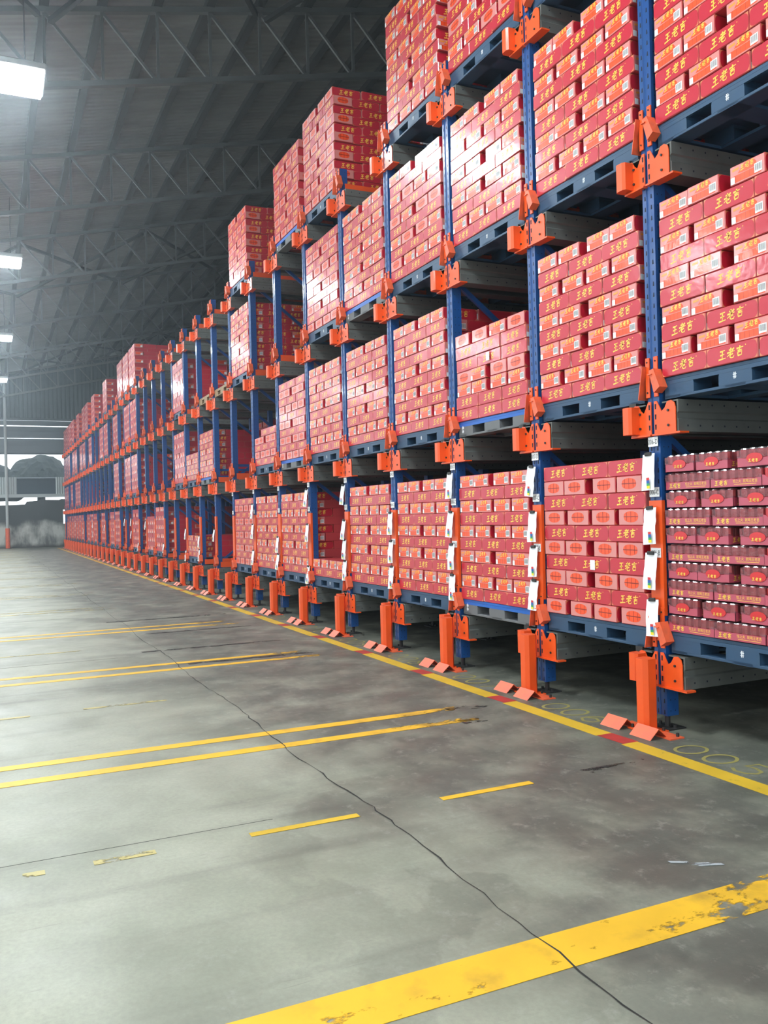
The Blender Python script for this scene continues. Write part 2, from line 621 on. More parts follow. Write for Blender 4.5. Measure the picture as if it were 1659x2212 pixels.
mb = MB()
for (y0, y1) in ((YMIN - 1, YMAX + 0.2),):
    v = []
    for x in (WALLX - 0.3, 12.3):
        for y in (y0, y1):
            for dz in (0, 0.06):
                v.append((x, y, rz_(y, 11.56) + dz))
    mb.add(v, [(0, 4, 6, 2), (1, 3, 7, 5), (0, 1, 5, 4), (2, 6, 7, 3), (0, 2, 3, 1), (4, 5, 7, 6)], M['roof'])
struct('ceiling', mb, 'sloping sheet metal roof underside')

# far wall: weathered masonry below, gap, beam, louvred sheets, dark sheet gable
mb = MB()
pts = [(YMIN, 0), (0.9, 0), (0.9, 1.45), (0.12, 1.45), (0.12, 2.35), (0.9, 2.35), (0.9, 3.02), (0.0, 3.02), (-0.1, 2.96), (-0.95, 2.98), (-1.0, 3.1), (-1.35, 2.95), (-2.0, 2.88),
       (-2.1, 2.72), (-2.6, 2.7), (-4.5, 2.64), (YMIN, 2.6)]
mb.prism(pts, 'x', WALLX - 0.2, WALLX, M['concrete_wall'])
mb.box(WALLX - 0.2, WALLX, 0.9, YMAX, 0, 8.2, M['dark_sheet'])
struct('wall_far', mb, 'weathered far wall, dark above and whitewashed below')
mb = MB()
ribs = []
y = YMIN
while y < YMAX - 0.1:
    z1 = rz_(y, 11.5)
    z2 = rz_(y + .25, 11.5)
    x0 = WALLX
    v = [(x0, y, 8.12), (x0 + .04, y + .06, 8.12), (x0 + .04, y + .14, 8.12), (x0, y + .2, 8.12), (x0, y + .25, 8.12)]
    v2 = [(a, b, rz_(b, 11.5)) for a, b, c in v]
    mb.add(v + v2, [(i, i + 1, i + 6, i + 5) for i in range(4)], M['dark_sheet'])
    y += .25
struct('wall_far_gable', mb, 'dark corrugated gable sheet above the louvres')
mb = MB()
for z0, z1, tilt in ((7.66, 7.97, .03), (7.28, 7.6, .05), (6.87, 7.3, .05), (6.40, 6.84, .04), (5.95, 6.42, .03)):
    v = [(WALLX + .12, YMIN, z0), (WALLX + .12, 0.9, z0), (WALLX + .12 - tilt * 2, 0.9, z1), (WALLX + .12 - tilt * 2, YMIN, z1)]
    mb.add(v + [(a - .03, b, c) for a, b, c in v], [(0, 1, 2, 3), (7, 6, 5, 4), (0, 4, 5, 1), (1, 5, 6, 2), (2, 6, 7, 3), (3, 7, 4, 0)], M['louvre'])
struct('louvre_panels', mb, 'horizontal louvre sheets high in the far wall')
mb = MB()
mb.box(WALLX - .1, WALLX + .08, YMIN, 0.9, 8.0, 8.14, M['dark_sheet'])
mb.box(WALLX - .1, WALLX + .1, YMIN, 0.9, 5.86, 5.95, M['dark_sheet'])
mb.box(WALLX - .1, WALLX + .1, YMIN, 0.9, 3.16, 3.36, M['pale_sheet'])
struct('trim_far', mb, 'beams framing the openings of the far wall')
mb = MB()   # pale corrugated sheets beside the opening
for a, b in ((YMIN, -2.66), (-0.28, 0.9)):
    y = a
    while y < b - .01:
        mb.add([(WALLX, y, 3.36), (WALLX + .05, y + .07, 3.36), (WALLX, y + .14, 3.36), (WALLX, y, 4.43), (WALLX + .05, y + .07, 4.43), (WALLX, y + .14, 4.43)],
               [(0, 1, 4, 3), (1, 2, 5, 4)], M['pale_sheet'])
        y += .14
struct('wall_far_sheets', mb, 'pale corrugated sheets beside the far opening')

# outside the opening: a low dark shed and a leafy mound against the sky
mb = MB()
mb.box(-64, -59, -9, 1.5, 3.45, 4.62, M['shed'])
mb.prism([(-64.4, 4.6), (-58.6, 4.6), (-61.5, 4.8)], 'y', -9.3, 1.8, M['shed'])
for yy in (-8.8, 1.3):
    for xx in (-63.8, -59.2):
        mb.box(xx - .1, xx + .1, yy - .1, yy + .1, -.05, 3.5, M['shed'])
tag(link('shed', mb.mesh('shed')), 'dark low shed seen through the far opening', 'shed')
bm = bmesh.new()
bmesh.ops.create_icosphere(bm, subdivisions=4, radius=1.0)
rnd = random.Random(3)
for v in bm.verts:
    k = 1 + 0.04 * math.sin(6 * v.co.y + 3 * v.co.x) + 0.03 * math.sin(11 * v.co.y + 2) * math.cos(7 * v.co.x) + rnd.uniform(-.03, .03)
    sq = (abs(v.co.y) ** 1.6) * (1 if v.co.y > 0 else -1)
    v.co = Vector((v.co.x * 2.6 * k, v.co.y * 2.45 * k, max(-.4, v.co.z) * 2.15 * k + 4.75))
me = bpy.data.meshes.new('leafy_tree')
bm.to_mesh(me)
bm.free()
me.materials.append(M['foliage'])
mtr = MB()
mtr.cyl((0, 0, 0), (0, 0, 4.2), .3, M['foliage'], 10)
me_tr = mtr.mesh('tree_trunk')
t = tag(link('broad_tree', me, None, (-69, -.35, 0.0)), 'rounded dark tree mass rising behind the far shed', 'tree')
link('tree_trunk', me_tr, t)
t2 = copy_tree(t)
t2.location = (-71, -4.6, -.5)
t2.rotation_euler = (0, 0, 1)
t2.scale = (1.3, 1, 1)
t2['label'] = 'lower dark tree mass left of the rounded one beyond the far opening'

# left and rear shell with open loading sides
mb = MB()
for x0, x1 in ((-53.6, -51.4), (-38, -36.6), (-24, -22.6), (-9, -7.6), (6, 12)):
    mb.box(x0, x1, YMIN - .15, YMIN, 0, 6.4, M['louvre'])
mb.box(WALLX, 12, YMIN - .15, YMIN, 6.4, 8.1, M['louvre'])
struct('wall_left', mb, 'side wall with wide loading openings')
mb = MB()
mb.box(12, 12.15, YMIN, -13, 0, 8.1, M['louvre'])
mb.box(12, 12.15, 1.5, YMAX, 0, 14.3, M['louvre'])
mb.prism([(-16, 6.2), (1.5, 6.2), (1.5, 11.8), (-16, 8.0)], 'x', 12, 12.15, M['louvre'])
struct('wall_rear', mb, 'end wall behind the camera with a loading opening')
mb = MB()
mb.box(WALLX, 12, YMAX, YMAX + .15, 0, 14.4, M['dark_sheet'])
struct('wall_right', mb, 'dark side wall behind the deep rack')

# columns
for i, (cx, cy) in enumerate(((WALLX + .45, -3.15),)):
    mb = MB()
    mb.cyl((0, 0, 0), (0, 0, 10.4), .085, M['column_paint'], 14)
    c = link('roof_column', mb.mesh('roof_column'), None, (cx, cy, 0))
    tag(c, 'thin grey column with orange foot before the far whitewashed wall', 'column')
    mb = MB()
    mb.cyl((0, 0, 0.0), (0, 0, 1.25), .13, M['orange_rust'], 14)
    link('foot_guard', mb.mesh('foot_guard'), c)['label'] = 'worn orange guard round the column foot'
    mb = MB()
    mb.box(-.2, .2, -.2, .2, 0, .02, M['steel_dark'])
    link('base_plate', mb.mesh('base_plate'), c)

# trusses
NY = [-0.08 + i for i in range(-15, 14)]
m_v = MB(); m_v.bar((0, 0, 0), (0, 0, -1.35), .05, .05, M['truss']); m_v = m_v.mesh('vertical_web')
m_d = MB(); m_d.bar((0, 0, 0), (0, 1, -1.35 + SL), .05, .05, M['truss']); m_d = m_d.mesh('diagonal_web')
for i, tx in enumerate(TX):
    mb = MB()
    a, b = NY[0], NY[-1]
    mb.bar((0, a, rz_(a, 11.35)), (0, b, rz_(b, 11.35)), .12, .1, M['truss'])
    root = link('roof_truss', mb.mesh('roof_truss'), None, (tx, 0, 0))
    if tx > WALLX + .3 and i > 0:
        lab = f'grey steel lattice roof truss, {nth(i)} one counted from above the camera to the far wall'
    else:
        lab = 'grey steel lattice roof truss behind the camera'
    tag(root, lab, 'roof truss', 'sloping lattice roof trusses')
    mb = MB()
    mb.bar((0, a, rz_(a, 10.0)), (0, b, rz_(b, 10.0)), .11, .1, M['truss'])
    link('bottom_chord', mb.mesh('bottom_chord'), root)
    rest = MB()
    for y in NY:
        z = rz_(y, 11.32)
        vis = -6 < y < 6 and i > 0
        if vis:
            link('vertical_web', m_v, root, (0, y, z))
            link('diagonal_web', m_d, root, (0, y, z))
        else:
            rest.bar((0, y, z), (0, y, z - 1.32), .05, .05, M['truss'])
            if y < NY[-1]:
                rest.bar((0, y, z), (0, y + 1, z - 1.32 + SL), .05, .05, M['truss'])
    link('web_members', rest.mesh('web_members'), root)
# purlins
mb = MB()
mb.box(WALLX, 12, -.06, .05, 0, .16, M['purlin'])
mb.box(WALLX, 12, .05, .09, 0, .02, M['purlin'])
pm = mb.mesh('purlin')
for j, y in enumerate(NY):
    o = link('purlin', pm, None, (0, y, rz_(y, 11.40)))
    tag(o, f'dark steel purlin under the roof sheet, {nth(j + 1)} from the low left eave', 'purlin', 'purlins under the roof sheet')
# plan bracing in some bays
for i in (2, 5, 8):
    if i + 1 >= len(TX): continue
    xa, xb = TX[i], TX[i + 1]
    for q, y0 in enumerate((-7.08, -3.08, 0.92, 4.92)):
        mb = MB()
        mb.bar((xa - .1, y0 + .1, rz_(y0, 11.2)), (xb + .1, y0 + 3.9, rz_(y0 + 4, 11.2)), .09, .09, M['purlin'])
        r = link('cross_brace', mb.mesh('cross_brace'))
        tag(r, f'dark crossed roof brace, {nth(q + 1)} from the low side in bay between {nth(i)} and {nth(i + 1)} trusses', 'roof brace', 'crossed braces in the roof')
        mb = MB()
        mb.bar((xb + .1, y0 + .1, rz_(y0, 11.12)), (xa - .1, y0 + 3.9, rz_(y0 + 4, 11.12)), .09, .09, M['purlin'])
        link('crossing_bar', mb.mesh('crossing_bar'), r)

# lamps: long high-bay fittings
for i, lx in enumerate((10.8, 0.0, -10.8, -21.6, -32.4, -43.2)):
    for r_, (ya, yb) in enumerate(((-5.9, -3.15), (-12.5, -10.5))):
        zc = rz_((ya + yb) / 2, 9.85)
        mb = MB()
        mb.box(-.5, .5, ya, yb, .02, .14, M['housing'], .02)
        root = link('high_bay_lamp', mb.mesh('lamp_housing'), None, (lx, 0, zc))
        where = 'nearest the rack' if r_ == 0 else 'in the row over the loading side'
        tag(root, f'long glowing high bay lamp, {nth(i + 1)} from the camera, {where}', 'lamp', 'high bay lamps under the trusses')
        mb = MB()
        mb.box(-.47, .47, ya + .04, yb - .04, -.03, .02, M['diffuser'], .01)
        link('lamp_diffuser', mb.mesh('lamp_diffuser'), root)
        for yy in (ya + .3, yb - .3):
            mb = MB()
            mb.cyl((0, yy, .13), (0, yy, rz_(yy, 11.45) - zc), .012, M['steel_dark'], 6)
            link('hanger_rod', mb.mesh('hanger_rod'), root)

# haze volume added for glow near the lamps and depth fade
HAZE = 0.0042
if HAZE > 0:
    mb = MB()
    mb.box(-53.3, 5.9, -11.5, 6, .02, 9.3, M['paper'])
    hm = bpy.data.materials.new('glow_haze')
    hm.use_nodes = True
    hm.node_tree.nodes.clear()
    ho = hm.node_tree.nodes.new('ShaderNodeOutputMaterial')
    hv = hm.node_tree.nodes.new('ShaderNodeVolumeScatter')
    hv.inputs['Color'].default_value = (0.8, 0.92, 1.0, 1)
    hv.inputs['Density'].default_value = HAZE
    hv.inputs['Anisotropy'].default_value = 0.8
    hm.node_tree.links.new(hv.outputs[0], ho.inputs['Volume'])
    me = mb.mesh('glow_haze')
    me.materials.clear()
    me.materials.append(hm)
    o = link('glow_haze', me)
    o['kind'] = 'stuff'
    o['label'] = 'thin haze added in the hall air for lamp glow and depth fade'
    o['category'] = 'haze'

# ------------------------------------------------------------------ floor markings and wear
def mark(name, pts, m, z, label, cat='floor line', group=None, th=0.0015):
    mb = MB()
    mb.prism(pts, 'z', z, z + th, m)
    o = link(name, mb.mesh(name))
    tag(o, label, cat, group)
    return o


# line along the rack with a red patch at each post
xs_red = [(-k * P - .06, -k * P + .19) for k in range(-1, NF)]
edges = []
hi = 6.0
for k, (a, b) in zip(range(-1, NF), xs_red):
    mark('yellow_rack_line', [(b, -.515), (hi, -.515), (hi, -.385), (b, -.385)], M['yellow_rack'], .001,
         f'yellow floor line dash along the rack, {nth(k + 2)} dash from the right', 'floor line', 'yellow line along the rack')
    if k > -1 or True:
        mark('red_floor_patch', [(a, -.505), (b, -.495), (b, -.375), (a, -.385)], M['scuff_red'], .0012,
             f'red patch in the yellow rack line, {nth(k + 2)} patch from the right', 'floor patch', 'red patches in the yellow rack line')
    hi = a

YEL = (0.8, 0.46, 0.025)
m_wide = stripe_mat('yellow_wide_stripe_paint', YEL, -2.3, 0.2, .525)
m_pair = stripe_mat('yellow_pair_stripe_paint', YEL, -2.0, -0.7, .60)
m_old = stripe_mat('yellow_faded_stripe_paint', (0.5, 0.42, 0.16), -4.5, -0.5, .5)
mark('wide_yellow_stripe', [(2.01, -6.5), (2.225, -6.5), (2.225, -.62), (2.01, -.6)], m_wide, .001, 'widest yellow stripe, worn at its right end, nearest the camera')
for i in range(14):
    xc = -1.06 - 3.335 * i
    far = i > 2
    for s_, off in (('nearer', .17), ('farther', -.19)):
        wd = .052
        mark('yellow_pair_stripe', [(xc + off - wd, -7.5), (xc + off + wd, -7.5), (xc + off + wd, (-.95 if not far else -2.2)), (xc + off - wd, (-.9 if not far else -2.2))],
             m_pair if i < 3 else m_old, .001, f'{s_} yellow stripe of the {nth(i + 1)} pair across the floor', 'floor line', 'paired yellow stripes across the floor')
for i, (xc, ya, yb, mm, lb) in enumerate(((.56, -3.06, -2.5, M['yellow_rack'], 'short yellow dash left of the long floor crack'),
                                     (.55, -2.02, -1.45, m_pair, 'short worn yellow dash right of the long floor crack'),
                                     (.55, -3.77, -3.5, m_old, 'faint short yellow dash at the left of the near floor'),
                                     (.55, -4.06, -3.97, m_old, 'faint yellow speck of a dash at the left edge'),
                                     (-2.77, -3.5, -2.84, m_old, 'faint thin dash between the first two stripe pairs'),
                                     (-2.73, -4.3, -3.9, m_old, 'faint thin dash at left edge between stripe pairs'),
                                     (-6.1, -4.3, -3.2, m_old, 'faint dash beyond the second stripe pair'))):
    mark('yellow_dash', [(xc - .025, ya), (xc + .025, ya), (xc + .025, yb), (xc - .025, yb)], mm, .0012, lb)

# the long crack
pts = []
rc = random.Random(5)
x = 6.0
while x > -40:
    pts.append((x, -2.41 + .02 * math.sin(x * 2.1) + rc.uniform(-.012, .012)))
    x -= rc.uniform(.05, .16) * (1 if x > -6 else 3)
mb = MB()
n = len(pts)
v = []
for (px, py) in pts:
    wd = rc.uniform(.0012, .005)
    v += [(px, py - wd, .0032), (px, py + wd, .0032)]
mb.add(v, [(2 * i, 2 * i + 2, 2 * i + 3, 2 * i + 1) for i in range(n - 1)], M['joint'])
o = struct('floor_joint_crack', mb, 'long ragged crack running the length of the floor')
# thin slab joints across
for xx in (.4, -5.3, -9.8):
    mb = MB()
    mb.box(xx - .0015, xx + .0015, -12, -2.9, 0, .0008, M['joint'])
    struct('floor_saw_joint', mb, 'thin saw joint across the floor')

m_tyre = stripe_mat('tyre_mark_rubber', (0.026, 0.028, 0.026), -1.2, -0.1, .40)
for (a, b, c, d, lb) in ((.5, .59, -1.08, -.56, 'dark rubber smear left of the yellow rack line in front of the nearest bollard'),
                         (-.9, -.78, -1.1, -.54, 'dark rubber smear at the end of the nearer yellow stripe pair'),
                         (-1.28, -1.16, -1.0, -.54, 'dark rubber smear beside the first stripe pair near the rack'),
                         (-4.5, -4.42, -2.3, -.6, 'long dark wheel streak by the second stripe pair'),
                         (-5.6, -5.53, -2.6, -.6, 'long dark wheel streak beyond the second stripe pair'),
                         (-7.2, -7.13, -2.4, -.6, 'dark wheel streak before the third stripe pair'),
                         (-8.9, -8.8, -2.6, -.6, 'dark wheel streak past the third stripe pair')):
    mark('tyre_smear', [(a, c), (b, c), (b, d), (a, d)], m_tyre, .0016, lb, 'tyre mark')
m_sc = stripe_mat('pale_scuff_paint', (0.42, 0.46, 0.48), 5, 6, .42)
for q, (sx, sy, ln) in enumerate(((1.72, -1.56, .07), (1.77, -1.52, .1), (1.8, -1.48, .1))):
    mark('pale_scuff', [(sx, sy), (sx + .02, sy), (sx + .06, sy + ln), (sx + .04, sy + ln)], m_sc, .0016, f'pale bluish scuff stroke on the near floor, {nth(q + 1)} from the left', 'scuff', 'pale scuff strokes on the near floor')

# painted bay numbers
for k in range(-1, 6):
    mb = MB()
    txt = {-1: '005', 0: '006', 1: '007', 2: '008', 3: '009', 4: '010', 5: '011'}[k]
    x0 = -k * P - P + .36 if k >= 0 else .36 - .0
    x0 = -(k + 1) * P + .4
    for i, ch in enumerate(txt):
        strokes(mb, ch, (lambda u, v, i=i, x0=x0: (x0 + i * .235 + u * .19, -.33 + v * .21, .0014)), .11, M['yellow_thin'], False)
    o = link('painted_bay_number', mb.mesh('painted_bay_number'))
    tag(o, f'thin yellow number {txt} painted on the floor before the {nth(k + 2)} bay', 'floor number')

# ------------------------------------------------------------------ upright frames
def face_quads_post(mb):
    """slot shade painted as dark quads on the front and the right flank"""
    z = .1
    while z < 5.9:
        for xx in (-.03, .03):
            mb.add([(xx - .007, -.0006, z), (xx + .007, -.0006, z), (xx + .004, -.0006, z + .03), (xx - .004, -.0006, z + .03)], [(0, 1, 2, 3)], M['hole'])
        for yy in (.03, .07):
            mb.add([(.0556, yy - .004, z + .02), (.0556, yy + .004, z + .02), (.0556, yy + .004, z + .028), (.0556, yy - .004, z + .028)], [(0, 1, 2, 3)], M['hole'])
        z += .075


PT = 5.94
ms = {}
mb = MB()
mb.prism([(-.055, 0), (-.02, 0), (-.016, .008), (.016, .008), (.02, 0), (.055, 0), (.055, .1), (.045, .1), (.045, .012), (-.045, .012), (-.045, .1), (-.055, .1)], 'z', .09, PT, M['blue'])
face_quads_post(mb)
ms['front_post'] = mb.mesh('front_post', fix=False)
bmm = bmesh.new(); bmm.from_mesh(ms['front_post']); bmesh.ops.recalc_face_normals(bmm, faces=bmm.faces); bmm.to_mesh(ms['front_post']); bmm.free()
mb = MB(); mb.box(-.05, .05, 0, .09, .09, PT - .1, M['blue'], .004); ms['inner_post'] = mb.mesh('inner_post')
mb = MB()
mb.cyl((0, .05, .0), (0, .05, .1), .02, M['steel_dark'], 8)
mb.box(-.09, .09, -.03, .13, 0, .01, M['steel_dark'])
for sx in (-.07, .07):
    mb.cyl((sx, .05, .01), (sx, .05, .03), .012, M['steel_dark'], 6)
ms['levelling_foot'] = mb.mesh('levelling_foot')
mb = MB()
mb.prism([(-.061, .09), (-.061, -.008), (.061, -.008), (.061, .02), (.056, .02), (.056, -.003), (-.056, -.003), (-.056, .09)], 'z', .775, 1.56, M['orange'])
ms['post_guard'] = mb.mesh('post_guard')
mb = MB()
mb.prism([(-.061, .09), (-.061, -.008), (.061, -.008), (.061, .02), (.056, .02), (.056, -.003), (-.056, -.003), (-.056, .09)], 'z', .6, .715, M['orange'])
ms['guard_foot'] = mb.mesh('guard_foot')


def bracket():
    """orange wing plates either side of the post face, flange below"""
    mb = MB()
    wing = [(.015, 0), (.215, 0), (.215, .16), (.205, .195), (.175, .215), (.14, .21), (.115, .17), (.085, .15), (.055, .2), (.04, .225), (.015, .225)]
    mb.prism(wing, 'y', -.012, -.005, M['orange'])
    mb.prism([(-a, b) for a, b in wing][::-1], 'y', -.012, -.005, M['orange'])
    mb.box(.01, .27, -.03, .05, -.012, .0, M['orange'])
    mb.box(-.2, -.01, -.03, .05, -.012, .0, M['orange'])
    for z in (.03, .1, .17):
        for xx in (-.03, .03):
            mb.add([(xx - .006, -.0125, z), (xx + .006, -.0125, z), (xx + .008, -.0125, z + .035), (xx - .008, -.0125, z + .035)], [(0, 1, 2, 3)], M['hole'])
    for z in (.05, .15):
        for xx in (-.12, .15):
            mb.cyl((xx, -.02, z), (xx, -.012, z), .009, M['steel_dark'], 6)
    mb.box(-.24, -.17, -.005, .06, .2, .235, M['steel_dark'])
    # sleeve above: two narrow plates
    for a, b in ((-.058, -.02), (.02, .058)):
        mb.box(a, b, -.014, -.003, .255, .53, M['orange'], .002)
        for z in (.29, .5):
            mb.cyl(((a + b) / 2, -.02, z), ((a + b) / 2, -.013, z), .006, M['steel_dark'], 6)
    return mb.mesh('rail_bracket')


ms['rail_bracket'] = bracket()
mb = MB()
mb.prism([(-.225, -.012), (-.225, -.08), (-.205, -.095), (-.15, -.095), (-.13, -.08), (-.13, -.012)], 'z', .01, .2, M['orange'])
ms['stop_bumper'] = mb.mesh('stop_bumper')
mb = MB()
mb.prism([(-.052, .47), (-.046, .47), (-.092, .245), (-.098, .245)], 'y', -.05, .1, M['orange_rust'])
ms['guide_left'] = mb.mesh('guide_wedge')
mb = MB()
q = [(.022, .43), (.068, .44), (.125, .31), (.07, .275)]
mb.prism(q, 'y', -.06, -.053, M['orange_rust'])
mb.prism([(.068, .44), (.125, .31), (.119, .308), (.062, .436)], 'y', -.055, .012, M['orange_rust'])
mb.prism([(.125, .31), (.07, .275), (.072, .281), (.121, .315)], 'y', -.055, .012, M['orange_rust'])
mb.box(.02, .06, -.07, -.014, .4, .406, M['orange_rust'])
ms['guide_right'] = mb.mesh('guide_wedge')
mb = MB()
LY = 4.75
prof = [(.08, .0), (.23, .0), (.23, .08), (.22, .09), (.22, .125), (.23, .135), (.23, .215), (.08, .215), (.08, .205), (.215, .205), (.215, .012), (.08, .012)]
mb.prism([(a, b) for a, b in prof], 'y', .0, LY, M['galv'])
for i in range(20):
    yy = .08 + i * .11
    for zz in (.18, .04):
        mb.add([(.2306, yy - .006, zz - .006), (.2306, yy + .006, zz - .006), (.2306, yy + .006, zz + .006), (.2306, yy - .006, zz + .006)], [(0, 1, 2, 3)], M['hole'])
ms['rail_right'] = mb.mesh('pallet_rail')
mb = MB()
mb.prism([(-a, b) for a, b in prof][::-1], 'y', .0, LY, M['galv'])
ms['rail_left'] = mb.mesh('pallet_rail')
mb = MB()
mb.box(.072, .078, .06, LY, .235, .34, M['orange'])
mb.box(.06, .078, .06, LY, .334, .34, M['orange'])
ms['gs_right'] = mb.mesh('guide_strip')
mb = MB()
mb.box(-.078, -.072, .06, LY, .235, .34, M['orange'])
ms['gs_left'] = mb.mesh('guide_strip')
# bracing
ms['brace'] = []
INNER = (1.15, 2.35, 3.55, 4.65)
z = .35
flip = False
segs = []
while z < 5.3:
    za, zb = z, z + .85
    segs.append(((0, .07, zb if flip else za), (0, 1.19, za if flip else zb)))
    flip = not flip
    z += .85
mb = MB(); mb.bar((0, .07, .85), (0, 1.19, 0), .035, .045, M['blue']); ms['brace_down'] = mb.mesh('diagonal_brace')
mb = MB(); mb.bar((0, .07, 0), (0, 1.19, .85), .035, .045, M['blue']); ms['brace_up'] = mb.mesh('diagonal_brace')
mb = MB(); mb.bar((0, .07, 0), (0, 1.19, 0), .035, .045, M['blue']); ms['brace_flat'] = mb.mesh('level_brace')

PLATE_CH = 'DCBA'


def make_frame(k):
    x = -k * P
    root = bpy.data.objects.new('upright_frame', None)
    COL.objects.link(root)
    root.location = (x, 0, 0)
    tag(root, f'blue and orange upright rack frame, {nth(k + 1)} from the right along the aisle', 'rack frame', 'upright frames of the pallet rack')
    link('front_post', ms['front_post'], root)
    link('post_guard', ms['post_guard'], root)['label'] = 'orange guard on post face'
    link('guard_foot', ms['guard_foot'], root)
    for y in INNER[:(4 if k < 20 else 2)]:
        link('inner_post', ms['inner_post'], root, (0, y, 0))
    link('levelling_foot', ms['levelling_foot'], root)
    if k < 20:
        link('levelling_foot', ms['levelling_foot'], root, (0, INNER[0], 0))
    z = .3
    f = False
    while z < 5.0:
        link('diagonal_brace', ms['brace_down' if f else 'brace_up'], root, (0, 0, z))
        f = not f
        z += .88
    for z in (2.5, 5.6):
        link('level_brace', ms['brace_flat'], root, (0, 0, z))
    for lv, zb in LV.items():
        b = link('rail_bracket', ms['rail_bracket'], root, (0, 0, zb))
        link('stop_bumper', ms['stop_bumper'], b)
        if k < 20:
            link('guide_wedge', ms['guide_left'], b)
            link('guide_wedge', ms['guide_right'], b)
        r = link('pallet_rail', ms['rail_right'], root, (0, 0, zb))
        link('guide_strip', ms['gs_right'], r)
        if k < 12:
            link('pallet_rail', ms['rail_left'], root, (0, 0, zb))
    # location plates
    if k < 9:
        for ch, z in (('D', 1.93), ('C', 1.585), ('B', 1.17)):
            if k >= 4 and ch == 'B': continue
            mb = MB()
            mb.box(-.05, .045, -.0125, -.0105, z, z + .065, M['white_label'])
            pl = link('location_plate', mb.mesh('location_plate'), root)
            pl['label'] = 'white location plate'
            tx = f'{k + 6:03d}-{ch}'
            t = font_mb(tx, .05, lambda u, v, z=z: (-.003 + u * .72, -.0135, z + .015 + v), M['black_print'])
            link('plate_writing', t.mesh('plate_writing', fix=False), pl)
    return root


for k in range(NF):
    make_frame(k)

# bollards, floor stops
mb = MB(); mb.prism([(.058 * a, .058 * b) for a, b in ((-1, -.55), (-.55, -1), (.55, -1), (1, -.55), (1, .55), (.55, 1), (-.55, 1), (-1, .55))], 'z', .008, .49, M['orange'])
me_b = mb.mesh('bollard')
mb = MB(); mb.box(-.11, .11, -.08, .09, 0, .01, M['orange'], .002); me_bp = mb.mesh('base_plate')
mb = MB(); mb.cyl((0, 0, .009), (0, 0, .032), .011, M['steel_dark'], 6); me_bolt = mb.mesh('anchor_bolt')
mb = MB()
mb.prism([(-.075, 0), (-.072, .0), (0, .062), (.072, 0), (.075, 0), (0, .068)], 'x', -.1, .1, M['orange_rust'])
me_st = mb.mesh('floor_stop')
mb = MB(); mb.box(-.04, .16, .04, .16, 0, .008, M['orange_rust']); me_sp = mb.mesh('fixing_plate')
for k in range(NF - 1):
    x = -k * P
    o = tag(link('bollard', me_b, None, (x - .005, -.125, 0)), f'orange guard bollard before the {nth(k + 1)} rack post from the right', 'bollard', 'orange bollards before the posts')
    link('base_plate', me_bp, o)
    if k < 10:
        for sx, sy in ((-.09, -.05), (.09, -.05), (.09, .06)):
            link('anchor_bolt', me_bolt, o, (sx, sy, 0))
    for q, (dx, dy, nm) in enumerate(((-.2, -.215, 'left'), (.115, -.225, 'right'))):
        o = tag(link('floor_stop', me_st, None, (x + dx, dy, 0)), f'small orange ridged floor stop {nm} of the {nth(k + 1)} bollard from the right', 'floor stop', 'ridged floor stops by the bollards')
        if k < 12:
            link('fixing_plate', me_sp, o)
            link('anchor_bolt', me_bolt, o, (.13, .13, 0))

# hanging papers
mb = MB()
mb.box(-.03, .03, -.012, .004, -.012, .012, M['steel_dark'], .003)
me_clip = mb.mesh('binder_clip')
mb = MB()
for i, (m_, a, b) in enumerate((('sw_red', .085, .068), ('sw_blue', .068, .046), ('sw_green', .046, .03), ('sw_yellow', .03, .012))):
    mb.box(.0, .028, -.0022, -.0012, a - .25, b - .25, M[m_])
me_sw = mb.mesh('colour_strip')
rp = random.Random(11)
PAP = {0: [1.88, 1.51, 1.20, .88], 1: [1.88, 1.50, 1.21, .93], 2: [1.9, 1.52, 1.2, .9], 3: [1.53, 1.21, .92], 4: [1.9, 1.45, 1.2, .93], 5: [1.9, 1.4, .8],
       6: [1.2, .93], 7: [1.75, 1.4, .95], 9: [1.3], 10: [1.15, .85], 11: [1.3, .8], 13: [.9], 15: [1.5], 16: [.85], 17: [1.6, 1.2], 18: [1.6], 22: [1.4], 25: [1.5, 1.1], 28: [1.2], 31: [1.5]}
for k, zs in PAP.items():
    for i, zt in enumerate(zs):
        wv = rp.uniform(-.012, .012)
        mb = MB()
        n = 8
        v = []
        for j in range(n + 1):
            t = j / n
            yy = -.012 * math.sin(t * 2.6) * rp.uniform(.6, 1.3) - .02 * t * t
            for xx in (-.058, .058):
                v.append((xx + wv * t, yy + .004 * xx / .058 * t, -.25 * t))
        mb.add(v, [(2 * j, 2 * j + 1, 2 * j + 3, 2 * j + 2) for j in range(n)], M['paper'])
        me = mb.mesh('hanging_paper', True)
        o = link('hanging_paper', me, None, (-k * P - .028, -.03, zt))
        o.rotation_euler = (0, rp.uniform(-.07, .1), 0)
        pos = ['topmost', 'second', 'third', 'lowest'][i] if len(zs) == 4 else (['upper', 'middle', 'lower'][i] if len(zs) == 3 else (['upper', 'lower'][i] if len(zs) == 2 else 'only'))
        tag(o, f'{pos} white paper sheet clipped to the {nth(k + 1)} rack post from the right', 'paper', 'papers clipped to the posts')
        link('binder_clip', me_clip, o, (0, -.002, 0))
        link('colour_strip', me_sw, o, (0, -.034, 0))

